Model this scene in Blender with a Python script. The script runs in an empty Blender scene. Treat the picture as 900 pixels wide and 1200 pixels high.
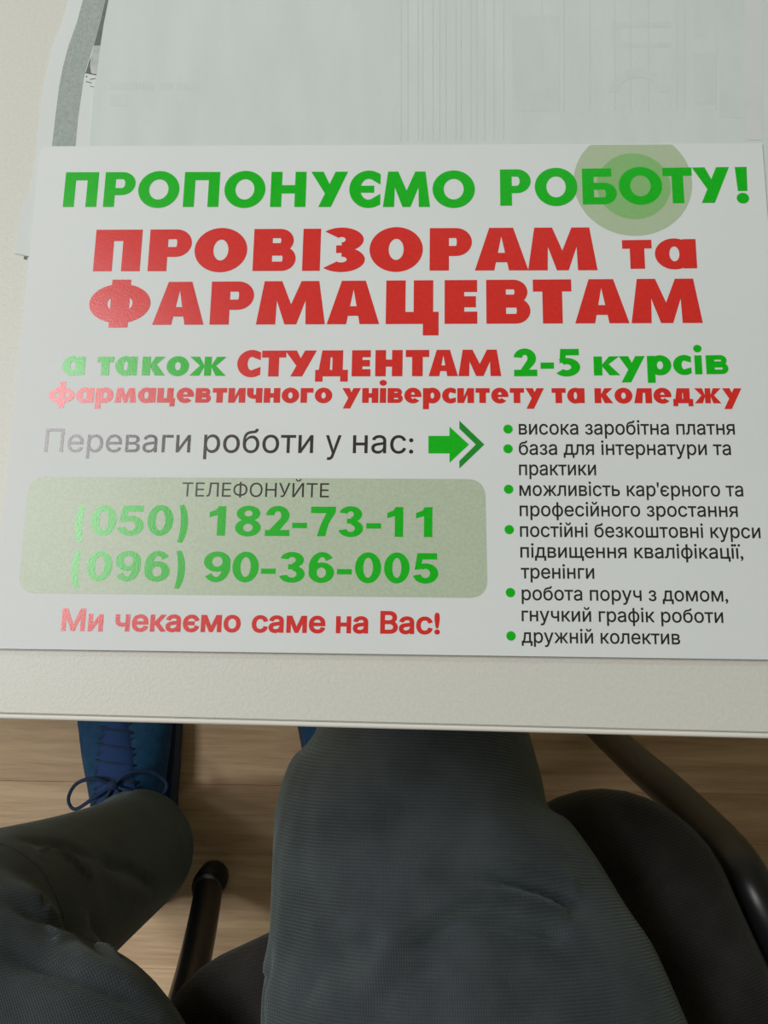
import bpy, bmesh, math, random
import numpy as np
from mathutils import Vector, Matrix
from mathutils.geometry import tessellate_polygon, delaunay_2d_cdt
random.seed(7)
S = bpy.context.scene
COL = S.collection
R = math.radians

# ------------------------------------------------------------ camera, world, lights, exposure
DESK_Z = 0.74
FPX = 1100.0
CAM_ROT = (0.2183216, 0.0303954, 0.01540996)
CAM_LOC = Vector((0.15734736, -0.02298656, DESK_Z + 0.34641924))
cd = bpy.data.cameras.new('camera')
cam = bpy.data.objects.new('camera', cd)
COL.objects.link(cam)
cam.location = CAM_LOC
cam.rotation_euler = CAM_ROT
cd.sensor_fit = 'VERTICAL'; cd.sensor_height = 24.0; cd.lens = 24.0 * FPX / 1200.0
cd.clip_start = 0.01; cd.clip_end = 50
cd.dof.use_dof = False
S.camera = cam
S.view_settings.view_transform = 'Standard'
S.view_settings.look = 'None'
S.view_settings.gamma = 1.0
S.view_settings.use_curve_mapping = False
S.view_settings.exposure = 0.02

w = bpy.data.worlds.new('room_ambience'); S.world = w; w.use_nodes = True
w.node_tree.nodes['Background'].inputs[0].default_value = (0.93, 1.0, 0.97, 1)
w.node_tree.nodes['Background'].inputs[1].default_value = 0.08


def area(name, loc, size, size_y, power, color, target=None):
    l = bpy.data.lights.new(name, 'AREA'); l.shape = 'RECTANGLE'
    l.size = size; l.size_y = size_y; l.energy = power; l.color = color
    o = bpy.data.objects.new(name, l); COL.objects.link(o); o.location = loc
    if target is not None:
        o.rotation_euler = (Vector(target) - Vector(loc)).to_track_quat('-Z', 'Y').to_euler()
    return o


# fluorescent ceiling fittings of the office, then an added fill lamp
area('ceiling_and_fill_light', (-0.93, 0.62, 2.86), 0.40, 0.9, 33, (1.0, 0.97, 1.0))
area('ceiling_and_fill_light', (-1.6, -0.15, 2.86), 0.6, 0.6, 26, (1.0, 0.97, 0.95))
area('ceiling_and_fill_light', (0.6, 2.6, 2.86), 0.6, 0.6, 22, (0.78, 1.0, 0.90))  # added greenish fill from the far right, not a known fitting

MR = Matrix.Rotation(CAM_ROT[2], 3, 'Z') @ Matrix.Rotation(CAM_ROT[1], 3, 'Y') @ Matrix.Rotation(CAM_ROT[0], 3, 'X')


def U(px, py, z=DESK_Z):
    """world point at height z for a coordinate measured on the 900x1200 photograph"""
    d = MR @ Vector(((px - 450) / FPX, -(py - 600) / FPX, -1))
    t = (z - CAM_LOC.z) / d.z
    return CAM_LOC + d * t


# ------------------------------------------------------------ helpers
def link_mesh(name, me, mat, parent=None):
    o = bpy.data.objects.new(name, me); COL.objects.link(o)
    if mat is not None:
        me.materials.clear(); me.materials.append(mat)
    if parent is not None:
        o.parent = parent
    return o


def obj(name, bm, mat, parent=None, smooth=False):
    me = bpy.data.meshes.new(name)
    if smooth:
        for f in bm.faces: f.smooth = True
    bm.to_mesh(me); bm.free()
    return link_mesh(name, me, mat, parent)


def empty(name, loc=(0, 0, 0)):
    o = bpy.data.objects.new(name, None); COL.objects.link(o); o.location = loc
    o.empty_display_size = 0.05
    return o


def thing(o, label, cat, group=None):
    o['label'] = label; o['category'] = cat
    if group: o['group'] = group
    return o


def add_box(bm, lo, hi, M=None):
    vs = []
    for z in (lo[2], hi[2]):
        for x, y in ((lo[0], lo[1]), (hi[0], lo[1]), (hi[0], hi[1]), (lo[0], hi[1])):
            v = Vector((x, y, z))
            vs.append(bm.verts.new(M @ v if M else v))
    for f in ((3, 2, 1, 0), (4, 5, 6, 7), (0, 1, 5, 4), (1, 2, 6, 5), (2, 3, 7, 6), (3, 0, 4, 7)):
        bm.faces.new([vs[i] for i in f])
    return vs


def bevel_all(bm, w, seg=2):
    bmesh.ops.bevel(bm, geom=bm.edges[:], offset=w, segments=seg, profile=0.5, affect='EDGES', clamp_overlap=True)


def add_tube(bm, pts, r, n=12, ry=None, cap=True, up=Vector((0, 0, 1))):
    """sweep a round or oval section along pts; r may be a list"""
    pts = [Vector(p) for p in pts]
    rings = []
    for i, p in enumerate(pts):
        a = pts[max(i - 1, 0)]; b = pts[min(i + 1, len(pts) - 1)]
        t = (b - a).normalized()
        u = up if abs(t.dot(up)) < 0.95 else Vector((0, 1, 0))
        s = t.cross(u).normalized(); q = s.cross(t).normalized()
        rr = r[i] if isinstance(r, (list, tuple)) else r
        r2 = (ry[i] if isinstance(ry, (list, tuple)) else ry) if ry is not None else rr
        rings.append([bm.verts.new(p + s * math.cos(2 * math.pi * k / n) * rr + q * math.sin(2 * math.pi * k / n) * r2) for k in range(n)])
    for A, B in zip(rings, rings[1:]):
        for k in range(n):
            bm.faces.new((A[k], A[(k + 1) % n], B[(k + 1) % n], B[k]))
    if cap:
        bm.faces.new(rings[0][::-1]); bm.faces.new(rings[-1])
    return rings


def catmull(pts, sub):
    """pts: list of equal-length tuples, interpolated"""
    P = [np.array(p, float) for p in pts]
    P = [2 * P[0] - P[1]] + P + [2 * P[-1] - P[-2]]
    out = []
    for i in range(1, len(P) - 2):
        for k in range(sub):
            t = k / sub
            a, b, c, d = P[i - 1], P[i], P[i + 1], P[i + 2]
            out.append(0.5 * ((2 * b) + (c - a) * t + (2 * a - 5 * b + 4 * c - d) * t * t + (3 * b - a - 3 * c + d) * t ** 3))
    out.append(P[-2])
    return out


# ------------------------------------------------------------ materials
def new_mat(name, color=(0.8, 0.8, 0.8), rough=0.6, spec=0.5, metal=0.0):
    m = bpy.data.materials.new(name); m.use_nodes = True
    b = m.node_tree.nodes['Principled BSDF']
    b.inputs['Base Color'].default_value = (*color, 1)
    b.inputs['Roughness'].default_value = rough
    b.inputs['Specular IOR Level'].default_value = spec
    b.inputs['Metallic'].default_value = metal
    return m


def srgb(r, g, b):
    f = lambda c: (c / 255) / 12.92 if c / 255 <= 0.04045 else ((c / 255 + 0.055) / 1.055) ** 2.4
    return (f(r), f(g), f(b))


def N(m, t, **kw):
    n = m.node_tree.nodes.new(t)
    for k, v in kw.items():
        if k in n.inputs.keys(): n.inputs[k].default_value = v
        else: setattr(n, k, v)
    return n


def L(m, a, ao, b, bi):
    m.node_tree.links.new(a.outputs[ao], b.inputs[bi])


def mottled(m, c1, c2, scale, detail=4, stretch=(1, 1, 1), rot=(0, 0, 0), lo=0.3, hi=0.7, rough=None):
    """base colour varied by noise between c1 and c2"""
    tc = N(m, 'ShaderNodeTexCoord'); mp = N(m, 'ShaderNodeMapping')
    mp.inputs['Scale'].default_value = stretch; mp.inputs['Rotation'].default_value = rot
    no = N(m, 'ShaderNodeTexNoise', Scale=scale, Detail=detail)
    rp = N(m, 'ShaderNodeValToRGB')
    rp.color_ramp.elements[0].position = lo; rp.color_ramp.elements[0].color = (*c1, 1)
    rp.color_ramp.elements[1].position = hi; rp.color_ramp.elements[1].color = (*c2, 1)
    L(m, tc, 'Object', mp, 'Vector'); L(m, mp, 'Vector', no, 'Vector'); L(m, no, 'Fac', rp, 'Fac')
    L(m, rp, 'Color', m.node_tree.nodes['Principled BSDF'], 'Base Color')
    return tc, mp, no, rp


def bump(m, scale, strength, dist, detail=2, kind='noise', stretch=(1, 1, 1)):
    tc = N(m, 'ShaderNodeTexCoord'); mp = N(m, 'ShaderNodeMapping'); mp.inputs['Scale'].default_value = stretch
    t = N(m, 'ShaderNodeTexNoise', Scale=scale, Detail=detail)
    bp = N(m, 'ShaderNodeBump', Strength=strength, Distance=dist)
    L(m, tc, 'Object', mp, 'Vector'); L(m, mp, 'Vector', t, 'Vector')
    L(m, t, 'Fac', bp, 'Height'); L(m, bp, 'Normal', m.node_tree.nodes['Principled BSDF'], 'Normal')
    return t, bp


M_desk = new_mat('desk_laminate', rough=0.42, spec=0.35)
mottled(M_desk, (0.575, 0.58, 0.515), (0.61, 0.615, 0.55), 700, 3)
bump(M_desk, 900, 0.30, 0.0003, 2)
M_edge = new_mat('desk_edge_band', (0.70, 0.69, 0.62), 0.4, 0.4)
M_seam = new_mat('desk_seam', (0.42, 0.41, 0.36), 0.6, 0.2)
M_deskleg = new_mat('desk_leg_paint', (0.35, 0.35, 0.36), 0.4, 0.5)

M_flyer = new_mat('flyer_paper', rough=0.55, spec=0.25)
mottled(M_flyer, (0.640, 0.675, 0.660), (0.660, 0.695, 0.680), 14, 3)
bump(M_flyer, 900, 0.08, 0.0003, 2)


def ink(name, c, rough=0.25, spec=0.44, var=0.06):
    m = new_mat(name, c, rough, spec)
    c2 = tuple(min(1, x * (1 + var) + 0.004) for x in c)
    mottled(m, c, c2, 900, 3, lo=0.35, hi=0.65)
    t, b = bump(m, 1500, 0.16, 0.0002, 3)
    return m


I_green = ink('green_toner', (0.002, 0.42, 0.006))
I_red = ink('red_toner', (0.61, 0.024, 0.018))
I_dark = ink('dark_toner', (0.026, 0.022, 0.020))
I_black = ink('black_toner', (0.020, 0.019, 0.018))
I_arrow = ink('arrow_toner', (0.010, 0.25, 0.022))
I_tint = ink('pale_green_tint', (0.395, 0.470, 0.340), 0.38, 0.45, 0.10)
I_ring = ink('pale_olive_tint', (0.385, 0.48, 0.315), 0.5, 0.3, 0.03)
I_ring2 = ink('mid_green_tint', (0.215, 0.43, 0.155), 0.5, 0.3, 0.04)

M_news = new_mat('newsprint', rough=0.8, spec=0.15)
tc, mp, no, rp = mottled(M_news, (0.545, 0.608, 0.580), (0.58, 0.642, 0.612), 30, 8, stretch=(3.2, 0.8, 1), lo=0.35, hi=0.7)
bump(M_news, 700, 0.12, 0.0004, 3)
M_under = new_mat('copier_paper', rough=0.7, spec=0.2)
mottled(M_under, (0.60, 0.645, 0.62), (0.625, 0.665, 0.645), 20, 3)
M_bar = new_mat('grey_print', rough=0.7, spec=0.2)
mottled(M_bar, (0.28, 0.32, 0.305), (0.37, 0.42, 0.395), 1000, 8, stretch=(1, 0.8, 1), lo=0.3, hi=0.75)
M_bar2 = new_mat('dark_grey_print', rough=0.7, spec=0.2)
mottled(M_bar2, (0.11, 0.13, 0.125), (0.17, 0.195, 0.185), 300, 5)
M_bar3 = new_mat('pale_grey_print', rough=0.7, spec=0.2)
mottled(M_bar3, (0.34, 0.39, 0.365), (0.48, 0.53, 0.50), 260, 6)
M_ghost = new_mat('show_through_print', rough=0.8, spec=0.15)
mottled(M_ghost, (0.528, 0.590, 0.566), (0.560, 0.622, 0.596), 60, 6, stretch=(2.5, 1, 1))
M_ghost2 = new_mat('pinkish_show_through', rough=0.8, spec=0.15)
mottled(M_ghost2, (0.575, 0.60, 0.58), (0.60, 0.625, 0.605), 60, 6)


def fabric(name, c1, c2, rough=0.85, pitch=0.0013, depth=0.00028, sheen=0.3, attr=None):
    m = new_mat(name, c1, rough, 0.25)
    b = m.node_tree.nodes['Principled BSDF']
    b.inputs['Sheen Weight'].default_value = sheen
    b.inputs['Sheen Roughness'].default_value = 0.5
    b.inputs['Sheen Tint'].default_value = (0.75, 1.0, 0.95, 1)
    tc = N(m, 'ShaderNodeTexCoord'); mp = N(m, 'ShaderNodeMapping'); mp.inputs['Rotation'].default_value = (0, 0, R(9))
    if attr:
        at = N(m, 'ShaderNodeAttribute'); at.attribute_name = attr; L(m, at, 'Vector', mp, 'Vector')
    else:
        L(m, tc, 'Object', mp, 'Vector')
    w1 = N(m, 'ShaderNodeTexWave', Scale=0.314 / pitch, Distortion=1.0); w1.bands_direction = 'X'; w1.inputs['Detail Scale'].default_value = 0.5
    w2 = N(m, 'ShaderNodeTexWave', Scale=0.314 / pitch * 0.8, Distortion=1.0); w2.bands_direction = 'Y'; w2.inputs['Detail Scale'].default_value = 0.5
    L(m, mp, 'Vector', w1, 'Vector'); L(m, mp, 'Vector', w2, 'Vector')
    mu = N(m, 'ShaderNodeMath', operation='MULTIPLY'); L(m, w1, 'Fac', mu, 0); L(m, w2, 'Fac', mu, 1)
    bp = N(m, 'ShaderNodeBump', Strength=1.0, Distance=depth); L(m, mu, 'Value', bp, 'Height'); L(m, bp, 'Normal', b, 'Normal')
    no = N(m, 'ShaderNodeTexNoise', Scale=28.0, Detail=6.0); L(m, tc, 'Object', no, 'Vector')
    a = N(m, 'ShaderNodeMath', operation='MULTIPLY_ADD'); L(m, mu, 'Value', a, 0); a.inputs[1].default_value = 0.32; L(m, no, 'Fac', a, 2)
    rp = N(m, 'ShaderNodeValToRGB'); rp.color_ramp.elements[0].position = 0.35; rp.color_ramp.elements[1].position = 0.95
    rp.color_ramp.elements[0].color = (*c1, 1); rp.color_ramp.elements[1].color = (*c2, 1)
    L(m, a, 'Value', rp, 'Fac'); L(m, rp, 'Color', b, 'Base Color')
    return m


M_trouser = fabric('trouser_twill', (0.022, 0.028, 0.032), (0.068, 0.082, 0.090), attr='cloth')
M_seat = fabric('seat_fabric', (0.016, 0.015, 0.014), (0.050, 0.047, 0.044), pitch=0.0015, sheen=0.1)
M_tube = new_mat('black_painted_steel', (0.012, 0.014, 0.015), 0.35, 0.5)
M_rubber = new_mat('black_rubber', (0.010, 0.009, 0.010), 0.5, 0.4)
M_glint = new_mat('glint_grey', (0.16, 0.14, 0.145), 0.3, 0.5, 0.6)  # paler metal that stands in for a glint on the leg
M_plastic = new_mat('black_plastic', (0.013, 0.013, 0.013), 0.5, 0.4)
M_shoe = new_mat('blue_shoe_mesh', rough=0.7, spec=0.3)
mottled(M_shoe, (0.010, 0.065, 0.17), (0.018, 0.105, 0.24), 90, 4)
bump(M_shoe, 700, 0.5, 0.001, 2)
M_shoe2 = new_mat('blue_shoe_tongue', (0.022, 0.07, 0.24), 0.7, 0.3)
M_sole = new_mat('navy_sole', (0.03, 0.06, 0.12), 0.6, 0.4)
M_lace = new_mat('navy_lace', (0.03, 0.06, 0.14), 0.75, 0.2)
M_aglet = new_mat('clear_lace_tip', (0.55, 0.55, 0.60), 0.2, 0.6)

M_wood = new_mat('oak_laminate', rough=0.45, spec=0.35)
tcw = N(M_wood, 'ShaderNodeTexCoord'); mw = N(M_wood, 'ShaderNodeMapping'); mw.inputs['Scale'].default_value = (1.6, 26, 1)
oi = N(M_wood, 'ShaderNodeObjectInfo'); ad = N(M_wood, 'ShaderNodeVectorMath', operation='ADD')
cx = N(M_wood, 'ShaderNodeCombineXYZ'); mm = N(M_wood, 'ShaderNodeMath', operation='MULTIPLY'); mm.inputs[1].default_value = 37
L(M_wood, oi, 'Random', mm, 0); L(M_wood, mm, 'Value', cx, 'X'); L(M_wood, mm, 'Value', cx, 'Z')
L(M_wood, tcw, 'Object', mw, 'Vector'); L(M_wood, mw, 'Vector', ad, 0); L(M_wood, cx, 'Vector', ad, 1)
n1 = N(M_wood, 'ShaderNodeTexNoise', Scale=1.5, Detail=8.0, Roughness=0.62, Distortion=0.6)
n2 = N(M_wood, 'ShaderNodeTexNoise', Scale=9.0, Detail=4.0, Roughness=0.7)
L(M_wood, ad, 'Vector', n1, 'Vector'); L(M_wood, ad, 'Vector', n2, 'Vector')
mx = N(M_wood, 'ShaderNodeMath', operation='MULTIPLY_ADD'); mx.inputs[1].default_value = 0.4
L(M_wood, n2, 'Fac', mx, 0); L(M_wood, n1, 'Fac', mx, 2)
rw = N(M_wood, 'ShaderNodeValToRGB')
rw.color_ramp.elements[0].position = 0.48; rw.color_ramp.elements[0].color = (0.46, 0.285, 0.150, 1)
rw.color_ramp.elements[1].position = 0.86; rw.color_ramp.elements[1].color = (0.84, 0.63, 0.385, 1)
L(M_wood, mx, 'Value', rw, 'Fac'); L(M_wood, rw, 'Color', M_wood.node_tree.nodes['Principled BSDF'], 'Base Color')
M_under_floor = new_mat('floor_joint', (0.16, 0.11, 0.07), 0.8, 0.1)

# ------------------------------------------------------------ floor
RX0, RX1, RY0, RY1, RZ = -2.8, 3.0, -2.6, 3.4, 2.9
M_wall = new_mat('painted_wall', (0.42, 0.44, 0.44), 0.8, 0.2)
M_ceil = new_mat('ceiling_paint', (0.52, 0.52, 0.50), 0.9, 0.1)
bm = bmesh.new(); add_box(bm, (RX0, RY0, -0.05), (RX1, RY1, -0.009))
floor = obj('floor', bm, M_under_floor); floor['kind'] = 'structure'
for nm, lo, hi in (('wall_left', (RX0 - 0.1, RY0, -0.05), (RX0, RY1, RZ)), ('wall_right', (RX1, RY0, -0.05), (RX1 + 0.1, RY1, RZ)),
                   ('wall_front', (RX0 - 0.1, RY1, -0.05), (RX1 + 0.1, RY1 + 0.1, RZ)), ('wall_back', (RX0 - 0.1, RY0 - 0.1, -0.05), (RX1 + 0.1, RY0, RZ))):
    bm = bmesh.new(); add_box(bm, lo, hi); o = obj(nm, bm, M_wall); o['kind'] = 'structure'
bm = bmesh.new(); add_box(bm, (RX0 - 0.1, RY0 - 0.1, RZ), (RX1 + 0.1, RY1 + 0.1, RZ + 0.1)); o = obj('ceiling', bm, M_ceil); o['kind'] = 'structure'
PW, PL = 0.192, 1.28
y_seam = U(265, 1137, 0).y
bm = bmesh.new(); add_box(bm, (0.0001, 0.0001, -0.009), (PL - 0.0001, PW - 0.0001, 0)); bevel_all(bm, 0.0003, 1)
plank_me = bpy.data.meshes.new('plank'); bm.to_mesh(plank_me); bm.free(); plank_me.materials.append(M_wood)
for j in range(-14, 20):
    y = y_seam + j * PW
    if y + PW < RY0 or y > RY1: continue
    off = -0.45 - 2 * PL + (((j * 0.43) % 1.0) * PL if abs(j) > 3 else (j % 2) * 0.09)
    for i in range(-1, 6):
        x = off + i * PL
        if x + PL < RX0 or x > RX1: continue
        p = bpy.data.objects.new('plank', plank_me); COL.objects.link(p)
        p.parent = floor; p.location = (x, y, 0)

# ------------------------------------------------------------ desk
desk = empty('desk', (0.35, 0.33, 0))
A, B = U(0, 838.5), U(900, 861.5)
slope = (B.y - A.y) / (B.x - A.x)
DX0, DX1, DD = -0.62, 1.0, 0.72


def desk_pt(x, back):
    y = A.y + (x - A.x) * slope + back
    return Vector((x, y, 0)) - desk.location


def slab(x0, x1, b0, b1, z0, z1):
    bm = bmesh.new(); lo = []; hi = []
    for x, b in ((x0, b0), (x1, b0), (x1, b1), (x0, b1)):
        p = desk_pt(x, b); lo.append(bm.verts.new((p.x, p.y, z0))); hi.append(bm.verts.new((p.x, p.y, z1)))
    bm.faces.new(lo[::-1]); bm.faces.new(hi)
    for k in range(4): bm.faces.new((lo[k], lo[(k + 1) % 4], hi[(k + 1) % 4], hi[k]))
    return bm


bm = slab(DX0, DX1, 0.0012, DD, DESK_Z - 0.025, DESK_Z)
obj('desktop', bm, M_desk, desk)
bm = slab(DX0, DX1, 0.0008, 0.0012, DESK_Z - 0.0245, DESK_Z - 0.0003); obj('glue_line', bm, M_seam, desk)
bm = slab(DX0, DX1, -0.0012, 0.0008, DESK_Z - 0.0248, DESK_Z - 0.0001); bevel_all(bm, 0.0009, 3)
obj('edge_band', bm, M_edge, desk)
for x in (DX0 + 0.05, DX1 - 0.05):
    for b in (0.06, DD - 0.06):
        bm = bmesh.new(); p = desk_pt(x, b)
        add_box(bm, (p.x - 0.02, p.y - 0.02, 0), (p.x + 0.02, p.y + 0.02, DESK_Z - 0.025)); bevel_all(bm, 0.003)
        obj('leg', bm, M_deskleg, desk)
thing(desk, 'pale beige laminate desk with a straight front edge, under all the papers', 'desk')


# ------------------------------------------------------------ paper sheets
def sheet(name, pts, z0, z1, mat, parent=None):
    """thin slab over a list of world xy points"""
    bm = bmesh.new()
    lo = [bm.verts.new((p[0], p[1], z0)) for p in pts]; hi = [bm.verts.new((p[0], p[1], z1)) for p in pts]
    tri = tessellate_polygon([[Vector((p[0], p[1], 0)) for p in pts]])
    for t in tri:
        bm.faces.new([hi[i] for i in t]); bm.faces.new([lo[i] for i in t[::-1]])
    n = len(pts)
    for k in range(n): bm.faces.new((lo[k], lo[(k + 1) % n], hi[(k + 1) % n], hi[k]))
    bmesh.ops.recalc_face_normals(bm, faces=bm.faces[:])
    return obj(name, bm, mat, parent)


def pxs(l): return [U(x, y).xy for x, y in l]


def winding(pts, loops):
    """winding number of the loops round each point"""
    wn = np.zeros(len(pts), int); X = pts[:, 0][:, None]; Y = pts[:, 1][:, None]
    a = np.concatenate([np.array([(p[0], p[1]) for p in lp], float) for lp in loops])
    b = np.concatenate([np.roll(np.array([(p[0], p[1]) for p in lp], float), -1, 0) for lp in loops])
    ay, by = a[:, 1][None], b[:, 1][None]; ax, bx = a[:, 0][None], b[:, 0][None]
    side = (bx - ax) * (Y - ay) - (X - ax) * (by - ay)
    return ((ay <= Y) & (by > Y) & (side > 0)).sum(1) - ((ay > Y) & (by <= Y) & (side < 0)).sum(1)


def fill_loops(loops, unify=True):
    """triangles covering the union of closed outlines (non-zero rule)"""
    LP = []
    for lp in loops:
        q_ = [(p[0] * 1000, p[1] * 1000) for p in lp]
        if unify and sum(q_[k - 1][0] * q_[k][1] - q_[k][0] * q_[k - 1][1] for k in range(len(q_))) < 0: q_ = q_[::-1]
        LP.append(q_)
    vs = [Vector(p) for lp in LP for p in lp]; es = []; n = 0
    for lp in LP:
        es += [(n + k, n + (k + 1) % len(lp)) for k in range(len(lp))]; n += len(lp)
    V, _, F, _, _, _ = delaunay_2d_cdt(vs, es, [], 0, 1e-4)
    co = np.array([(v.x, v.y) for v in V]); F = [tuple(f) for f in F]
    cen = np.array([co[list(f)].mean(0) for f in F])
    keep = winding(cen, LP) != 0
    return [(c[0] / 1000, c[1] / 1000) for c in co], [f for f, k in zip(F, keep) if k]


def flat(name, polys, z, mat, parent, unify=True):
    """flat print: the union of filled outlines in world xy; polys is a list of words, each a list of loops"""
    V, F = [], []
    for loops in polys:
        v, f = fill_loops(loops, unify); n = len(V)
        V += [(p[0], p[1], z) for p in v]; F += [tuple(i + n for i in t) for t in f]
    used = sorted({i for t in F for i in t}); ix = {o: k for k, o in enumerate(used)}
    me = bpy.data.meshes.new(name); me.from_pydata([V[i] for i in used], [], [tuple(ix[i] for i in t) for t in F])
    return link_mesh(name, me, mat, parent)


T = 0.00022
# lowest sheet: copier page with a grey printed bar
z = DESK_Z + 0.0002
left = [(97, -60), (80.5, 0), (72, 30), (62.5, 52), (55, 84), (49, 114), (46, 145), (43, 179), (36, 222), (27, 243), (18, 297.5)]
pts = pxs(left + [(32, 300.5), (300, 305)]) + [Vector((0.36, 0.165)), Vector((0.36, 0.36)), Vector((0.03, 0.36))]
page = sheet('printed_page', pts, z, z + T, M_under)
thing(page, 'white page with a grey printed bar down its left side, lowest in the paper stack', 'sheet of paper')
zz = z + T + 0.00004
flat('grey_bar', [[pxs([(104, -20), (97.7, 0), (91, 25.5), (80.5, 55.5), (74.5, 78), (70, 100), (66, 132), (61.2, 173), (61, 190), (87, 190),
                        (88.8, 173), (91.7, 141), (95.5, 114), (98.5, 93), (103, 75), (109.7, 55), (118, 24), (123.4, 0), (128, -20)])]], zz, M_bar, page)
flat('dark_picture_block', [[pxs([(128.5, -20), (134, -20), (129.5, 0), (125, 30), (120.5, 54), (110.2, 54.5), (118.4, 24), (123.8, 0)])],
                            [pxs([(109.2, 60), (106.8, 67), (106, 78), (107.6, 87.6), (101, 85.5), (104, 75)])]], zz, M_bar2, page)
flat('pale_picture_block', [[pxs([(110.5, 55), (122, 54.2), (118, 89), (108.2, 87.6), (106.5, 78), (107.2, 67)])]], zz, M_bar3, page)
flat('thin_rule', [[pxs([(100.2, 85.4), (116, 88.6), (116, 89.8), (100.2, 86.6)])],
                   [pxs([(101, 89.6), (103, 90), (102.6, 91.4), (100.8, 91)])], [pxs([(106, 93.4), (113, 92), (113, 93), (106, 94.6)])],
                   [pxs([(101, 95.8), (108, 97.6), (108, 98.6), (101, 96.8)])], [pxs([(106, 101.4), (111.5, 102.6), (111.5, 103.4), (106, 102.2)])]], zz, M_bar2, page)
flat('corner_mark', [[pxs([(28, 300.2), (32.4, 300.8), (31.8, 304.5), (27.8, 303.8)])]], DESK_Z + 0.0001, M_bar2, page)

# pages that show only past the flyer's right edge
z += T + 0.0001
pts = pxs([(150, -60), (150, 220), (700, 330)]) + [U(897.5, 262).xy, U(893.8, 200).xy + Vector((0.0015, 0)), U(898, 165).xy, Vector((0.3065, 0.36))]
side = sheet('loose_page', pts, z, z + T, M_under)
thing(side, 'white page showing only as a thin edge line right of the flyer', 'sheet of paper')

z += T + 0.0001
pts = pxs([(134, -60), (128.5, 0), (122.5, 30), (119.3, 51), (114.8, 87), (111, 104), (109.6, 122), (107.2, 150), (106, 173), (105, 200)]) \
    + [U(150, 300).xy, U(800, 300).xy, Vector((0.345, 0.19)), Vector((0.36, 0.36))]
news = sheet('newsprint_page', pts, z, z + T, M_news)
thing(news, 'large thin grey-green page with faint show-through print, just under the top of the flyer', 'sheet of paper')
zz = z + T + 0.00004
g = []
for (x0, y0, x1, y1) in [(600, 20, 655, 132), (716, 28, 786, 34), (716, 52, 786, 58), (716, 28, 726, 58), (812, 0, 826, 46), (812, 64, 838, 124), (842, 0, 871, 140)]:
    g.append([pxs([(x0, y0), (x1, y0), (x1, y1), (x0, y1)])])
flat('show_through_block', [[lp for p in g for lp in p]], zz, M_ghost, news)
ring = lambda cx, cy, rx, ry, a0, a1, n=24: [(cx + rx * math.cos(R(a0 + (a1 - a0) * k / n)), cy + ry * math.sin(R(a0 + (a1 - a0) * k / n))) for k in range(n + 1)]
flat('show_through_numeral', [[pxs(ring(748, 110, 36, 28, 180, 360) + ring(748, 110, 24, 17, 360, 180))]], zz + 0.00002, M_ghost, news)
flat('show_through_margin', [[pxs([(872, -20), (893, -20), (893, 166), (874, 166)])]], zz + 0.00006, M_ghost2, news)
g = []
for k in range(14):
    x = 470 + k * 9 + random.uniform(-3, 3); g.append([pxs([(x, 0), (x + 1.3, 0), (x + 1.3, 166), (x, 166)])])
for k in range(9):
    x = 640 + k * 24 + random.uniform(-8, 8); g.append([pxs([(x, 0), (x + 1.2, 0), (x + 1.2, 130), (x, 130)])])
flat('show_through_rule', [[lp for p in g for lp in p]], zz + 0.00004, M_ghost, news)
g = []
for k in range(26):
    x = 130 + k * 4.1; y = 99 + random.uniform(-1, 1)
    if random.random() < 0.85: g.append([pxs([(x, y), (x + 2.6, y), (x + 2.6, y + 8), (x, y + 8)])])
g.append([pxs([(130, 112), (150, 112), (150, 126), (130, 126)]), pxs([(133, 115), (147, 115), (147, 123), (133, 123)])])
flat('show_through_lettering', [[lp for p in g for lp in p]], zz, M_ghost, news)

# ------------------------------------------------------------ flyer
FZ = z + T + 0.0005
FT = 0.00028
TL, TR, BR, BL = [Vector(U(x, y, FZ + FT)).xy for x, y in ((47, 171.5), (893.3, 168), (939.5, 773.5), (-12, 760))]
tl2 = TL + (TR - TL).normalized() * 0.005; tl3 = TL + (BL - TL).normalized() * 0.004; tlm = TL + (TR - TL).normalized() * 0.0012 + (BL - TL).normalized() * 0.0009
flyer = sheet('flyer', [tl2, TR, BR, BL, tl3, tlm], FZ, FZ + FT, M_flyer)
thing(flyer, 'white job flyer printed with large green and red Ukrainian lettering, on top of the papers', 'flyer')
PZ = FZ + FT + 0.00005


def UP(x, y): return Vector(U(x, y, PZ)).xy


DIR = (BR - BL).normalized() * 0.6 + (TR - TL).normalized() * 0.4
DIR.normalize()
HOM = Vector((-DIR.y, DIR.x))


# letter shapes: all drawn by hand as strokes, unit = height of a capital (or of a small x)
def B_(x0, y0, x1, y1): return [[(x0, y0), (x1, y0), (x1, y1), (x0, y1)]]


def P_(*p): return [list(p)]


def arc(cx, cy, rx, ry, ix, iy, a0, a1, n=24, icx=None):
    icx = cx if icx is None else icx
    o = [(cx + rx * math.cos(R(a0 + (a1 - a0) * k / n)), cy + ry * math.sin(R(a0 + (a1 - a0) * k / n))) for k in range(n + 1)]
    i = [(icx + ix * math.cos(R(a0 + (a1 - a0) * k / n)), cy + iy * math.sin(R(a0 + (a1 - a0) * k / n))) for k in range(n + 1)]
    return [o + i[::-1]]


def oval(cx, cy, rx, ry, ix, iy, icx=None):
    return arc(cx, cy, rx, ry, ix, iy, 0, 180, 20, icx) + arc(cx, cy, rx, ry, ix, iy, 180, 360, 20, icx)


def disc(cx, cy, rx, ry): return [[(cx + rx * math.cos(R(15 * k)), cy + ry * math.sin(R(15 * k))) for k in range(24)]]


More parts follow.
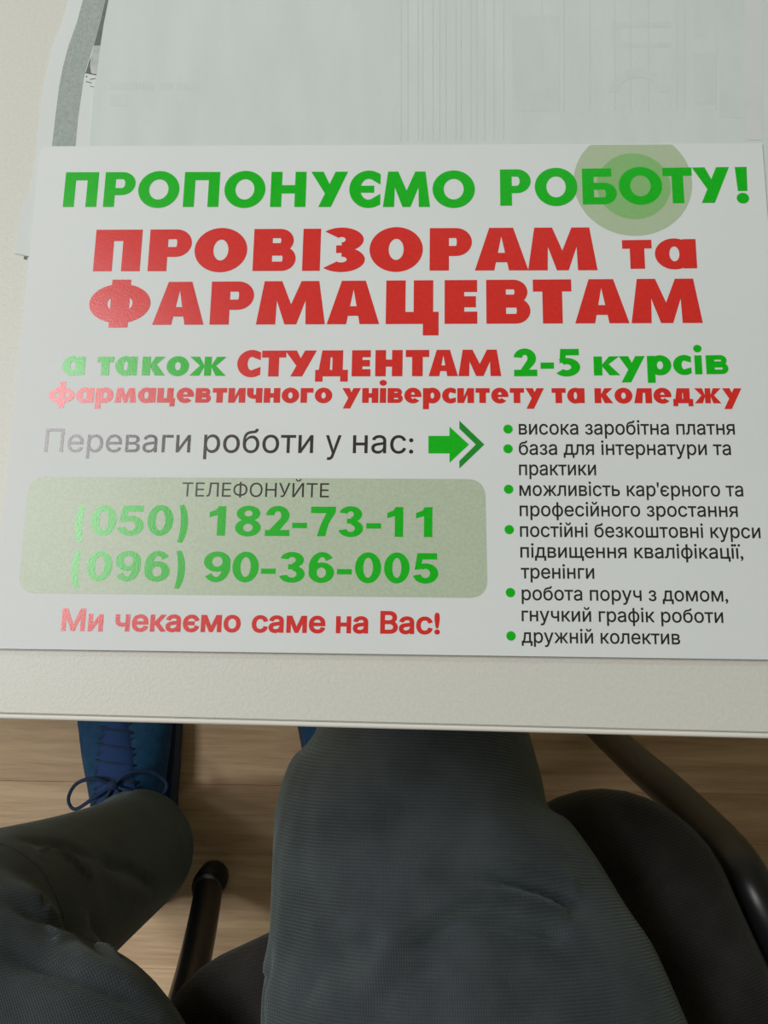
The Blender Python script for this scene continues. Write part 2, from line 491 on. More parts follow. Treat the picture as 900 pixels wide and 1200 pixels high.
def bowl(x, y0, y1, w, s, t, lead=0.45):
    """D-shaped bowl from x to w between y0 and y1"""
    ry = (y1 - y0) / 2; xa = max(x, w - ry * 1.05)
    out = []
    if xa > x + 1e-4: out += B_(x, y1 - t, xa, y1) + B_(x, y0, xa, y0 + t)
    irx = max(0.02, w - s - xa)
    out += arc(xa, (y0 + y1) / 2, w - xa, ry, irx, ry - t, -90, 90, 20)
    return out


def glyph(ch, w, s, t):
    """list of shapes in a box w wide and 1 high"""
    d = s * 1.12
    if ch in 'Пп': return B_(0, 0, s, 1) + B_(w - s, 0, w, 1) + B_(s, 1 - t, w - s, 1)
    if ch == 'Р': return B_(0, 0, s, 1) + bowl(s, 0.34, 1, w, s * 0.95, t * 0.86)
    if ch in 'Оо': return oval(w / 2, 0.5, w / 2, 0.53, w / 2 - s, 0.53 - t * 1.02)
    if ch in 'Нн': return B_(0, 0, s, 1) + B_(w - s, 0, w, 1) + B_(s, 0.5 - t / 2, w - s, 0.5 + t / 2)
    if ch == 'У': return P_((w - d, 1), (w, 1), (w * 0.56, 0), (w * 0.56 - d, 0)) + P_((0, 1), (d, 1), (w * 0.62, 0.42), (w * 0.52, 0.17))
    if ch == 'у': return P_((w - d, 1), (w, 1), (w * 0.44, -0.38), (w * 0.44 - d, -0.38)) + P_((0, 1), (d, 1), (w * 0.62, 0.30), (w * 0.50, -0.02))
    if ch in 'Сс':
        return arc(w * 0.62, 0.5, w * 0.62, 0.53, w * 0.62 - s, 0.53 - t, 62, 298, 26) + B_(w * 0.88, 0.70, w, 0.98)[:0] + \
            P_((w * 0.62 + w * 0.62 * math.cos(R(62)), 0.5 + 0.53 * math.sin(R(62))), (w, 0.93), (w, 0.63), (w * 0.62 + (w * 0.62 - s) * math.cos(R(62)), 0.5 + (0.53 - t) * math.sin(R(62)))) + \
            P_((w * 0.62 + w * 0.62 * math.cos(R(62)), 0.5 - 0.53 * math.sin(R(62))), (w, 0.07), (w, 0.37), (w * 0.62 + (w * 0.62 - s) * math.cos(R(62)), 0.5 - (0.53 - t) * math.sin(R(62))))
    if ch in 'Єє': return glyph('С', w, s, t) + B_(s * 0.8, 0.5 - t * 0.42, w * 0.80, 0.5 + t * 0.42)
    if ch in 'Мм':
        a = w * 0.10; b = a + s * 0.92; mm_ = w * 0.085
        return [[(0, 0), (a, 1), (b, 1), (w / 2, 0.46), (w - b, 1), (w - a, 1), (w, 0), (w - s, 0), (w - s - w * 0.01, 0.55), (w / 2 + mm_, 0), (w / 2 - mm_, 0), (s + w * 0.01, 0.55), (s, 0)]]
    if ch == 'Б': return B_(0, 0, s, 1) + B_(s, 1 - t, w * 0.86, 1) + bowl(s, 0, 0.60, w, s * 0.95, t * 0.84)
    if ch in 'Тт': return B_(w / 2 - s / 2, 0, w / 2 + s / 2, 1 - t) + B_(0, 1 - t, w, 1)
    if ch == '!': return P_((0, 1), (w, 1), (w * 0.92, 0.32), (w * 0.12, 0.32)) + disc(w / 2, 0.12, w * 0.52, 0.15)
    if ch in 'Вв':
        return B_(0, 0, s, 1) + bowl(s, 0.5 - t * 0.22, 1, w * 0.94, s * 0.92, t * 0.80) + bowl(s, 0, 0.5 + t * 0.30, w, s * 0.92, t * 0.80)
    if ch == 'І': return B_(0, 0, w, 1)
    if ch == 'З':
        return arc(w * 0.40, 0.735, w * 0.56, 0.29, w * 0.56 - s * 0.95, 0.29 - t * 0.82, -88, 138, 22) + \
            arc(w * 0.40, 0.265, w * 0.60, 0.295, w * 0.60 - s * 0.95, 0.295 - t * 0.82, -138, 88, 22) + B_(w * 0.27, 0.42, w * 0.44, 0.60)
    if ch == 'А' :
        tw = s * 0.62; c = 0.80
        xt = s + (w / 2 - s) / c; xt = min(xt, w / 2 + tw)
        l1 = [(0, 0), (s, 0), (w / 2, c), (w / 2, 1), (w / 2 - tw, 1)]
        r1 = [(w - x, y) for x, y in l1]
        fx = lambda y: s + (w / 2 - s) * y / c
        return [l1, r1[::-1]] + [[(fx(0.19) - 0.01, 0.19), (w - fx(0.19) + 0.01, 0.19), (w - fx(0.19 + t * 0.8) + 0.01, 0.19 + t * 0.8), (fx(0.19 + t * 0.8) - 0.01, 0.19 + t * 0.8)]]
    if ch == 'Ф': return oval(w / 2, 0.5, w / 2, 0.46, w / 2 - s * 0.95, 0.46 - t * 0.95) + B_(w / 2 - s / 2, -0.06, w / 2 + s / 2, 1.06)
    if ch == 'ф': return oval(w / 2, 0.5, w / 2, 0.53, w / 2 - s * 0.9, 0.53 - t) + B_(w / 2 - s / 2, -0.38, w / 2 + s / 2, 1.42)
    if ch == 'Ц' or ch == 'ц': return B_(0, 0, s, 1) + B_(w - s * 1.28, t, w - s * 0.28, 1) + B_(s, 0, w, t) + B_(w - s * 0.80, -0.26, w, 0)
    if ch == 'Е': return B_(0, 0, s, 1) + B_(s, 1 - t, w, 1) + B_(s, 0.5 - t * 0.46, w * 0.96, 0.5 + t * 0.46) + B_(s, 0, w, t)
    if ch in 'Дд':
        return P_((w * 0.20, 1), (w * 0.84, 1), (w * 0.84, 0.2), (w * 0.84 - s, 0.2), (w * 0.84 - s, 1 - t), (w * 0.20 + s * 0.8, 1 - t), (w * 0.12 + s, 0.2), (w * 0.10, 0.2)) + \
            B_(0, 0, w, t * 0.92) + B_(0, -0.20, s * 0.72, 0) + B_(w - s * 0.72, -0.20, w, 0)
    if ch == 'л': return P_((w * 0.18, 1), (w, 1), (w, 0), (w - s, 0), (w - s, 1 - t), (w * 0.18 + s * 0.85, 1 - t), (w * 0.08 + s, 0), (0, 0))
    if ch == 'а': return oval(w * 0.47, 0.5, w * 0.47, 0.53, w * 0.47 - s * 0.98, 0.53 - t * 0.92) + B_(w - s * 0.92, 0, w, 1)
    if ch == 'р': return oval(w * 0.53, 0.5, w * 0.47, 0.53, w * 0.47 - s * 0.98, 0.53 - t * 1.05) + B_(0, -0.42, s * 0.92, 1)
    if ch == 'к': return B_(0, 0, s, 1) + P_((s * 0.9, 0.52), (w - s * 1.25, 1), (w - s * 0.05, 1), (s * 1.5, 0.50)) + P_((s * 0.9, 0.52), (s * 1.7, 0.62), (w, 0), (w - s * 1.25, 0))
    if ch == 'ж':
        c = w / 2; h = s * 0.42; out = B_(c - h, 0, c + h, 1)
        for sg in (-1, 1):
            X = lambda v: c + sg * v
            q1 = [(X(h * 0.8), 0.46), (X(c - s * 1.15), 1), (X(c), 1), (X(h * 1.9), 0.46)]
            q2 = [(X(h * 0.8), 0.54), (X(h * 1.9), 0.60), (X(c), 0), (X(c - s * 1.2), 0)]
            out += [q1, q2]
        return out
    if ch == 'и': return B_(0, 0, s, 1) + B_(w - s, 0, w, 1) + P_((s, 0), (s, 0.42), (w - s, 1), (w - s, 0.58))
    if ch == 'і': return B_(0, 0, w, 1) + disc(w / 2, 1.36, w * 0.58, 0.20)
    if ch == 'е': return oval(w / 2, 0.5, w / 2, 0.53, w / 2 - s, 0.53 - t * 0.95)[:1] + arc(w / 2, 0.5, w / 2, 0.53, w / 2 - s, 0.53 - t * 0.95, 180, 318, 20) + B_(s * 0.7, 0.40, w * 0.995, 0.56)
    if ch == 'ч': return B_(w - s, 0, w, 1) + B_(0, 0.6, s, 1) + arc(s + (w - 2 * s) * 0.5, 0.62, s + (w - 2 * s) * 0.5, 0.36, (w - 2 * s) * 0.5, 0.08, 180, 270, 12) + B_(w / 2, 0.26, w - s, 0.54)
    if ch == 'г': return B_(0, 0, s, 1) + B_(s, 1 - t, w, 1)
    if ch == '2': return arc(w * 0.48, 0.66, w * 0.48, 0.37, w * 0.48 - s, 0.37 - t, -38, 172, 22) + P_((0, 0), (w * 0.30, 0.235), (w * 0.48 + (w * 0.48 - s) * math.cos(R(-38)), 0.66 + (0.37 - t) * math.sin(R(-38))), (w * 0.48 + w * 0.48 * math.cos(R(-38)), 0.66 + 0.37 * math.sin(R(-38))), (w * 0.5, 0.1)) + B_(w * 0.02, 0, w, 0.24)
    if ch == '5': return arc(w * 0.42, 0.32, w * 0.58, 0.345, w * 0.58 - s * 1.05, 0.345 - t, -140, 125, 24) + P_((w * 0.16, 1), (w * 0.96, 1), (w * 0.96, 0.76), (w * 0.40, 0.76), (w * 0.36, 0.60), (w * 0.12, 0.45)) + B_(w * 0.98, 0.9, w, 1)[:0]
    if ch == '-': return B_(0, 0.27, w, 0.50)
    # heavy grotesque figures of the phone numbers: a..j stand for 0..9
    if ch == 'a': return oval(w / 2, 0.5, w / 2, 0.52, w / 2 - s, 0.52 - t * 0.9)
    if ch == 'b': return B_(w - s, 0, w, 1) + P_((0, 0.62), (w - s + 0.01, 0.70), (w - s + 0.01, 1), (w - s * 0.9, 1), (w - s * 1.2, 0.88), (0, 0.80))
    if ch == 'c':
        e0, e1 = math.cos(R(-42)), math.sin(R(-42))
        return arc(w * 0.5, 0.69, w * 0.47, 0.33, w * 0.47 - s, 0.33 - t * 0.9, -42, 178, 22) + P_((0, 0), (w * 0.24, 0.26), (w * 0.5 + (w * 0.47 - s) * e0, 0.69 + (0.33 - t * 0.9) * e1), (w * 0.5 + w * 0.47 * e0, 0.69 + 0.33 * e1), (w * 0.52, 0.12)) + B_(w * 0.01, 0, w * 0.99, t)
    if ch == 'd':
        return arc(w * 0.48, 0.745, w * 0.46, 0.275, w * 0.46 - s, 0.275 - t * 0.85, -85, 168, 22) + arc(w * 0.49, 0.27, w * 0.50, 0.29, w * 0.50 - s, 0.29 - t * 0.85, -168, 85, 22) + B_(w * 0.34, 0.43, w * 0.52, 0.60)
    if ch == 'f':
        return arc(w * 0.48, 0.32, w * 0.51, 0.34, w * 0.51 - s, 0.34 - t * 0.9, -168, 128, 26) + P_((w * 0.16, 1), (w * 0.94, 1), (w * 0.94, 0.79), (w * 0.36, 0.79), (w * 0.32, 0.60), (w * 0.30, 0.46), (w * 0.05, 0.44))
    if ch == 'g':
        return oval(w * 0.5, 0.325, w * 0.5, 0.345, w * 0.5 - s, 0.345 - t * 0.85) + arc(w * 0.52, 0.5, w * 0.52, 0.52, w * 0.52 - s, 0.52 - t * 0.85, 38, 192, 22)
    if ch == 'j': return [[(w - x, 1 - y) for x, y in lp] for lp in glyph('g', w, s, t)]
    if ch == 'h': return P_((0, 1), (w, 1), (w, 0.82), (w * 0.72, 0.42), (w * 0.60, 0), (w * 0.60 - s * 1.02, 0), (w * 0.42, 0.42), (w * 0.62, 0.78), (0, 0.78))
    if ch == 'i': return oval(w * 0.5, 0.755, w * 0.46, 0.265, w * 0.46 - s * 0.95, 0.265 - t * 0.8) + oval(w * 0.5, 0.275, w * 0.5, 0.295, w * 0.5 - s * 0.98, 0.295 - t * 0.8)
    if ch == '_': return B_(0, 0.27, w, 0.45)
    if ch == '(': return arc(w * 1.35, 0.39, w * 1.35, 0.85, w * 1.35 - s * 0.88, 0.82, 131, 229, 20)
    if ch == ')': return [[(w - x, y) for x, y in lp] for lp in glyph('(', w, s, t)]
    return []


DEFW = {'П': 1.05, 'О': 1.2, 'а': 1.18, 'б': 1.1, 'т': 0.95, 'к': 1.18, 'о': 1.15, 'ж': 1.7, 'ф': 1.72, 'р': 1.18, 'м': 1.42, 'ц': 1.18, 'е': 1.15, 'в': 1.02,
        'и': 1.12, 'ч': 1.02, 'н': 1.08, 'г': 0.84, 'у': 1.24, 'н': 1.08, 'і': 0.42, 'с': 0.92, 'л': 1.15, 'д': 1.28}


def custom_word(chars, ext, base, cap, s, t):
    """chars: string; ext: list of (x0,x1) photo px at mid-height; base (xa,ya,xb,yb): base line; cap: capital height px at a, b"""
    xa, ya, xb, yb = base; ca, cb = cap
    bl = lambda x: ya + (yb - ya) * (x - xa) / (xb - xa)
    cp = lambda x: ca + (cb - ca) * (x - xa) / (xb - xa)
    out = []
    for ch, (x0, x1) in zip(chars, ext):
        m0 = UP(x0, bl(x0) - cp(x0) / 2); m1 = UP(x1, bl(x1) - cp(x1) / 2)
        b0 = UP((x0 + x1) / 2, bl((x0 + x1) / 2)); t0 = UP((x0 + x1) / 2, bl((x0 + x1) / 2) - cp((x0 + x1) / 2))
        h = (t0 - b0).dot(HOM); wv = m1 - m0; W = wv.length; u = wv / W
        o = m0 - HOM * h / 2
        for loop in glyph(ch, W / h, s, t):
            out.append([o + u * (x * h) + HOM * (y * h) for x, y in loop])
    return [out]


def auto_ext(chars, x0, x1, gap=0.10):
    tot = sum(DEFW[c] for c in chars) + gap * (len(chars) - 1)
    k = (x1 - x0) / tot; ext = []; x = x0
    for c in chars:
        ext.append((x, x + DEFW[c] * k)); x += (DEFW[c] + gap) * k
    return ext


def printed(name, polys, mat, dz=0.0):
    return flat(name, polys, PZ + dz, mat, flyer)


# tints first
q = [UP(34, 558.5), UP(568.5, 561.5), UP(571.5, 700.8), UP(21, 695)]


def rounded(q, r):
    out = []
    n = len(q)
    for i in range(n):
        p = q[i]; a = (q[i - 1] - p).normalized(); b = (q[(i + 1) % n] - p).normalized()
        A1 = p + a * r; B1 = p + b * r
        for k in range(9):
            tt = k / 8; out.append(A1 * (1 - tt) ** 2 + p * 2 * tt * (1 - tt) * 0.86 + (A1 + B1) * tt * (1 - tt) * 0.14 + B1 * tt ** 2)
    return out


printed('pale_green_panel', [[rounded(q, 0.0062)]], I_tint)


def circ(cx, cy, rpx, topy=None):
    c = UP(cx, cy); r = (UP(cx + rpx, cy) - c).length
    lim = (UP(cx, topy).y - 0.0) if topy else 9
    out = []
    for k in range(96):
        p = c + Vector((math.cos(R(k * 3.75)), math.sin(R(k * 3.75)))) * r
        p.y = min(p.y, lim); out.append(p)
    return [[out]]


printed('outer_tint_circle', circ(741.5, 213.5, 69.5, 169.6), I_ring)
printed('inner_tint_circle', circ(742.5, 218, 43.2), I_ring2, 0.00002)
Z1 = 0.00004

# headline
ext = [(75.5, 114.5), (122.3, 158.3), (162, 210.2), (215.5, 257), (263, 311), (317.3, 358.6), (364, 407.3), (409.3, 445.8), (449, 504), (506.8, 556.5)]
printed('headline_lettering', custom_word('ПРОПОНУЄМО', ext, (75, 242.4, 556, 242.4), (40.6, 41.6), 0.285, 0.235) +
        custom_word('РОБОТУ!', [(586, 622), (626.6, 676.6), (682.3, 722.6), (725, 776), (777, 811.3), (811.8, 855.6), (862.4, 876.4)],
                    (586, 241, 877, 237), (42.5, 41.5), 0.29, 0.235), I_green, Z1)
pol = custom_word('ПРОВІЗОРАМ', [(111, 165.5), (174.6, 224.3), (228, 289.7), (297, 346.8), (354.8, 375.5), (381.4, 427.8), (433, 495.5), (503.5, 553), (556.3, 618.8), (618.4, 699.4)],
                  (110, 317.8, 700, 316.5), (48.6, 50.2), 0.415, 0.275)
pol += custom_word('та', [(729.4, 764), (767.4, 816)], (729, 315, 816, 314.4), (33.5, 34.5), 0.46, 0.30)
pol += custom_word('ФАРМАЦЕВТАМ', [(104.6, 176.4), (180, 240), (246.9, 297.3), (301, 381.4), (383.5, 444.7), (452.3, 514), (521, 559.2), (569.8, 621.3), (624.7, 669.9), (673.3, 736.6), (739, 822)],
                   (104, 380.8, 822, 378.3), (50, 52), 0.415, 0.275)
printed('red_title_lettering', pol, I_red, Z1)
K4 = (72, 439.4, 853, 438.9)
pol = custom_word('атакож', [(73, 99.6), (113.7, 133.4), (135.3, 160.8), (166.6, 194), (195.2, 221.5), (222.3, 265)], (72, 439.2, 265, 440.4), (21.5, 22.3), 0.42, 0.30)
printed('also_lettering', pol, I_green, Z1)
pol = custom_word('2-5', [(601.7, 629.3), (633.3, 649), (652.3, 679.7)], (600, 440.9, 680, 440.2), (31.5, 31.5), 0.30, 0.235)
pol += custom_word('курсів', [(695.7, 726.5), (725.3, 756), (758.3, 786.7), (788.7, 810), (814, 822.6), (827.3, 853.3)], (695, 440.0, 853, 438.2), (22.2, 22.2), 0.42, 0.30)
printed('years_lettering', pol, I_green, Z1)
pol = custom_word('СТУДЕНТАМ', [(278, 305.4), (306.7, 335), (333.6, 370.8), (369.7, 407.9), (412.3, 434.3), (439.8, 471.7), (475.4, 502.9), (502.4, 536.6), (537.2, 587.2)],
                  (278, 441.2, 587, 440.6), (30.2, 31), 0.38, 0.27)
for word, x0, x1 in (('фармацевтичного', 57, 389.3), ('університету', 401, 637.5), ('та', 646.5, 685), ('коледжу', 696.7, 869.3)):
    pol += custom_word(word, auto_ext(word, x0, x1), (57, 471.6, 869, 472.6), (17, 17.6), 0.42, 0.31)
printed('red_students_lettering', pol, I_red, Z1)


def type_loops(txt, weight=0.0, gap=0.0):
    """outlines of a word in the built-in sans face, fattened by weight: list of (outer, holes)"""
    cu = bpy.data.curves.new('t', 'FONT'); cu.body = txt; cu.size = 1; cu.fill_mode = 'NONE'; cu.resolution_u = 4; cu.space_character = 1.0 + gap
    ob = bpy.data.objects.new('t', cu); COL.objects.link(ob)
    dg = bpy.context.evaluated_depsgraph_get(); me = bpy.data.meshes.new_from_object(ob.evaluated_get(dg))
    bpy.data.objects.remove(ob); bpy.data.curves.remove(cu)
    nb = {}
    for e in me.edges:
        i, j = e.vertices; nb.setdefault(i, []).append(j); nb.setdefault(j, []).append(i)
    seen = set(); loops = []
    for st in range(len(me.vertices)):
        if st in seen or st not in nb: continue
        lp = [st]; seen.add(st); cur = st; prev = -1
        # walk in vertex order so the drawing direction of the outline is kept
        nxt = st + 1 if st + 1 in nb[st] else nb[st][0]
        while nxt not in seen:
            lp.append(nxt); seen.add(nxt); prev, cur = cur, nxt
            c = [k for k in nb[cur] if k != prev]
            nxt = c[0] if c else st
        P = [Vector(me.vertices[i].co[:2]) for i in lp]
        Q = [p for k, p in enumerate(P) if (p - P[k - 1]).length > 1e-4]
        if len(Q) > 2: loops.append(Q)
    bpy.data.meshes.remove(me)
    if not weight: return loops
    res = []
    for p in loops:
        n = len(p); mids = []; 
        for k in range(n):
            d = p[k] - p[k - 1]
            if d.length > 1e-4: mids.append((p[k] + p[k - 1]) / 2 + Vector((d.y, -d.x)).normalized() * 0.004)
        # ink lies on the right of the outline where this is not zero
        sg = -1 if (winding(np.array([(m.x, m.y) for m in mids]), loops) != 0).mean() > 0.5 else 1
        q_ = []
        for k in range(n):
            d0 = (p[k] - p[k - 1]).normalized(); d1 = (p[(k + 1) % n] - p[k]).normalized()
            n0 = Vector((d0.y, -d0.x)) * sg; n1 = Vector((d1.y, -d1.x)) * sg
            m = n0 + n1; m = m / max(0.5, m.length_squared / 2) if m.length > 1e-6 else n0
            q_.append(p[k] + m * weight)
        res.append(q_)
    return res


def type_word(txt, x0, x1, y0, y1, h0, h1, ref='Н', weight=0.0, gap=0.0):
    """a word in the built-in sans face, its left and right ink edges at photo x0, x1 on base line y0, y1"""
    G = type_loops(txt, weight, gap); Rf = type_loops(ref, weight)
    ry = [v.y for o in Rf for v in o]; H = max(ry) - min(ry); yb = min(ry)
    xs = [v.x for o in G for v in o]; xa, xb = min(xs), max(xs)
    hm = (h0 + h1) / 2
    m0 = UP(x0, y0 - h0 / 2); m1 = UP(x1, y1 - h1 / 2)
    c0 = UP((x0 + x1) / 2, (y0 + y1) / 2); c1 = UP((x0 + x1) / 2, (y0 + y1) / 2 - hm)
    h = (c1 - c0).dot(HOM); o = m0 - HOM * h / 2; u = (m1 - m0) / (xb - xa)
    tr = lambda v: o + u * (v.x - xa) + HOM * ((v.y - yb) / H * h)
    return [[[tr(v) for v in lp] for lp in G]]


def type_part(name, words, mat, dz=Z1):
    polys = []
    for wd in words: polys += type_word(*wd[0], **(wd[1] if len(wd) > 1 else {}))
    return flat(name, polys, PZ + dz, mat, flyer, False)


BW = dict(weight=0.003)
type_part('benefits_lettering', [(('Переваги', 52.9, 223.5, 529.3, 530.2, 27, 27.5), BW), (('роботи', 238.9, 367, 530.3, 530.9, 21, 21), dict(ref='н', weight=0.003)),
                                 (('у', 381.7, 400, 531, 531, 21, 21), dict(ref='н', weight=0.003)), (('нас:', 413.6, 484.3, 531, 531.3, 21, 21), dict(ref='н', weight=0.003))], I_dark)
printed('arrow_head', [[[UP(*p) for p in ((502, 510.8), (526.7, 510.8), (526.7, 500), (549.5, 520.9), (526.7, 542.3), (526.7, 531.3), (502, 531.3))]]], I_green, Z1)
printed('arrow_chevron', [[[UP(*p) for p in ((538.3, 493), (567.5, 520.9), (538.3, 549), (538.3, 540.2), (557.6, 520.9), (538.3, 502.4))]]], I_arrow, Z1)
type_part('call_lettering', [(('ТЕЛЕФОНУЙТЕ', 213.5, 385.6, 581.8, 582.9, 16.6, 16.6), dict(ref='Т', weight=0.0))], I_dark)
PH = dict(ref='5', weight=0.040)
phones = [('(050)', [(88.3, 99.5), (106.7, 136.7), (138.3, 169.3), (172.7, 203.3), (208, 220.5)], (88, 627, 221, 627.4)),
          ('182-73-11', [(245.3, 264.5), (275.7, 306), (310.7, 340), (342.5, 360), (364, 393.3), (396.7, 426), (429.3, 446.7), (453.8, 472.5), (487.5, 506.7)], (245, 627.6, 507, 629.3)),
          ('(096)', [(84, 95.5), (101.7, 131.7), (135, 165), (169.3, 199.3), (204.5, 217)], (84, 680.4, 217, 681.2)),
          ('90-36-005', [(238.7, 270), (272.3, 303.3), (306, 323.3), (327.3, 357.7), (361.7, 391.7), (395, 412.3), (416, 446.7), (450, 480), (484.3, 514)], (239, 681.4, 514, 683.3))]
for txt, ext, base in phones:
    txt = txt.translate(str.maketrans('0123456789-', 'abcdefghij_'))
    printed('phone_number_lettering', custom_word(txt, ext, base, (34.6, 35.0), 0.275, 0.205), I_green, Z1)
MB_ = dict(ref='н', weight=0.030)
type_part('closing_lettering', [(('Ми', 72.5, 121, 739.2, 740, 26.6, 26.6), dict(ref='М', weight=0.030)), (('чекаємо', 134.9, 282, 740, 741, 20.2, 20.2), MB_),
                                (('саме', 295, 381.2, 741.2, 742, 20.2, 20.2), MB_), (('на', 393.7, 431.4, 742, 742.4, 20, 20), MB_),
                                (('Вас!', 445.6, 515.5, 742.5, 743.4, 26.6, 26.8), dict(ref='В', weight=0.030))], I_red)
LB = dict(ref='н', weight=0.009)
rows = [('висока заробітна платня', 607.9, 860.9, 509.3, 509.4), ('база для інтернатури та', 607.9, 856.4, 533, 533.3), ('практики', 608.2, 698.4, 556.9, 557),
        ("можливість кар'єрного та", 608.6, 870.8, 581.1, 581.8), ('професійного зростання', 608.9, 864.4, 604.9, 605.8), ('постійні безкоштовні курси', 609.3, 891, 629.1, 630.8),
        ('підвищення кваліфікації,', 609.7, 870.8, 653.5, 654.8), ('тренінги', 610.3, 696.3, 677.9, 678.3), ('робота поруч з домом,', 611.3, 853, 703.3, 705),
        ('гнучкий графік роботи', 611.3, 847.4, 728, 730), ('дружній колектив', 611.3, 796.9, 753.3, 755.2)]
type_part('benefit_list_lettering', [((r[0], r[1], r[2], r[3], r[4], 12.5, 12.5), LB) for r in rows], I_black)
for cx_, cy_ in ((595.3, 502.8), (595.3, 525.9), (596, 573.3), (596.7, 620.6), (598.1, 694.4), (598.8, 745.2)):
    printed('bullet_point', circ(cx_, cy_, 5.5), I_green, Z1)

# ------------------------------------------------------------ chair
CH = R(24.9)
F0 = Vector((0.140, -0.114, 0))
chair = empty('chair', F0); chair.rotation_euler = (0, 0, CH)


def cl(u, v, z): return (u, -v, z)     # chair frame: u right, v back


def seat_outline(w0, w1, dep, r, inset=0.0):
    pts = []
    c = [(-w0 + r, r), (w0 - r, r), (w1 - r, dep - r), (-w1 + r, dep - r)]
    for (cx_, cv), a0 in zip(c, (180, 270, 0, 90)):
        for k in range(9):
            a = R(a0 + 90 * k / 8); pts.append((cx_ + (r - inset) * math.cos(a), cv + (r - inset) * math.sin(a)))
    # gentle bow of the front edge
    return [(u, v + 0.013 - 0.006 * max(0, 1 - (u / w0) ** 2) if v < dep / 2 else v) for u, v in pts]


bm = bmesh.new()
prof = [(0.012, 0.418), (0.003, 0.423), (0.0, 0.433), (0.001, 0.447), (0.007, 0.456), (0.018, 0.461), (0.045, 0.464), (0.066, 0.4648)]
rings = []
for ins, zz in prof:
    rings.append([bm.verts.new(cl(u, v, zz)) for u, v in seat_outline(0.197, 0.185, 0.46, 0.075, ins)])
for a, b in zip(rings, rings[1:]):
    n = len(a)
    for k in range(n): bm.faces.new((a[k], b[k], b[(k + 1) % n], a[(k + 1) % n]))
bm.faces.new(rings[0]); bm.faces.new(rings[-1][::-1])
bmesh.ops.recalc_face_normals(bm, faces=bm.faces[:])
obj('seat', bm, M_seat, chair, True)
bm = bmesh.new(); rings = []
for ins, zz in [(0.02, 0.405), (0.008, 0.410), (0.004, 0.4175)]:
    rings.append([bm.verts.new(cl(u, v, zz)) for u, v in seat_outline(0.197, 0.185, 0.46, 0.075, ins)])
for a, b in zip(rings, rings[1:]):
    n = len(a)
    for k in range(n): bm.faces.new((a[k], b[k], b[(k + 1) % n], a[(k + 1) % n]))
bm.faces.new(rings[0]); bm.faces.new(rings[-1][::-1])
bmesh.ops.recalc_face_normals(bm, faces=bm.faces[:])
obj('seat_shell', bm, M_plastic, chair, True)
for sg in (-1, 1):
    us = 0.213; k_ = 1.0 if sg > 0 else 0.945
    path = [(u * sg * k_, v, z_) for u, v, z_ in ((0.212, 0.40, 0.425), (0.2125, 0.30, 0.425), (0.2125, 0.20, 0.425), (0.213, 0.125, 0.424), (0.2165, 0.099, 0.402), (0.2195, 0.080, 0.345),
            (0.2212, 0.060, 0.28), (0.2235, 0.041, 0.20), (0.2262, 0.014, 0.10), (0.2270, -0.012, 0.022))]
    path = [tuple(p) for p in catmull(path, 5)]
    bm = bmesh.new(); add_tube(bm, [cl(*p) for p in path], 0.0148, 14, 0.0148)
    lg = obj('front_leg', bm, M_tube, chair, True)
    e = path[-1]; bm = bmesh.new()
    add_tube(bm, [cl(e[0], e[1] + 0.004, e[2] + 0.022), cl(e[0], e[1] + 0.001, 0.012), cl(e[0], e[1] - 0.001, 0.0)], [0.0160, 0.0170, 0.0165], 14, [0.0165, 0.0175, 0.0165])
    obj('rubber_foot', bm, M_rubber, lg, True)
    bm = bmesh.new(); add_tube(bm, [cl(e[0], e[1] + 0.0055, e[2] + 0.030), cl(e[0], e[1] + 0.0055, e[2] + 0.0275)], 0.0152, 14, 0.0152)  # ring added to imitate the glint just above the foot
    obj('glint_ring', bm, M_glint, lg, True)
    path = [(sg * us, 0.36, 0.425), (sg * us, 0.42, 0.42), (sg * us, 0.44, 0.39), (sg * us, 0.52, 0.0)]
    path = catmull(path, 4)
    bm = bmesh.new(); add_tube(bm, [cl(*p) for p in path], 0.0105, 12, 0.0145); obj('rear_leg', bm, M_tube, chair, True)
    path = catmull([(sg * 0.205, 0.40, 0.415), (sg * 0.205, 0.52, 0.43), (sg * 0.20, 0.58, 0.52), (sg * 0.195, 0.60, 0.72)], 4)
    bm = bmesh.new(); add_tube(bm, [cl(*p) for p in path], 0.0105, 12, 0.0145); obj('back_post', bm, M_tube, chair, True)
    bm = bmesh.new(); add_tube(bm, [cl(sg * 0.214, 0.2, 0.425), cl(sg * 0.17, 0.2, 0.412)], 0.008, 10); obj('seat_bracket', bm, M_tube, chair, True)
bm = bmesh.new(); add_box(bm, (-0.2, -0.60, 0.56), (0.2, -0.555, 0.84)); bevel_all(bm, 0.018, 3)
obj('backrest', bm, M_seat, chair, True)
thing(chair, 'black visitor chair with charcoal fabric seat and slim black tube legs under the sitting person', 'chair')

# ------------------------------------------------------------ person (only the lap and legs are in view)
person = empty('person', (0.17, -0.48, 0))


def pc(v): return Vector(v) - Vector(person.location)


def limb(bm, st, sub=6, n=28, up=Vector((0, 0, 1))):
    """st: (x,y,z, side radius, other radius)"""
    C = catmull(st, sub)
    rr = [float(c[3]) for c in C]; r2 = [float(c[4]) for c in C]
    return add_tube(bm, [pc(c[:3]) for c in C], rr, n, r2, True, up)


bm = bmesh.new()
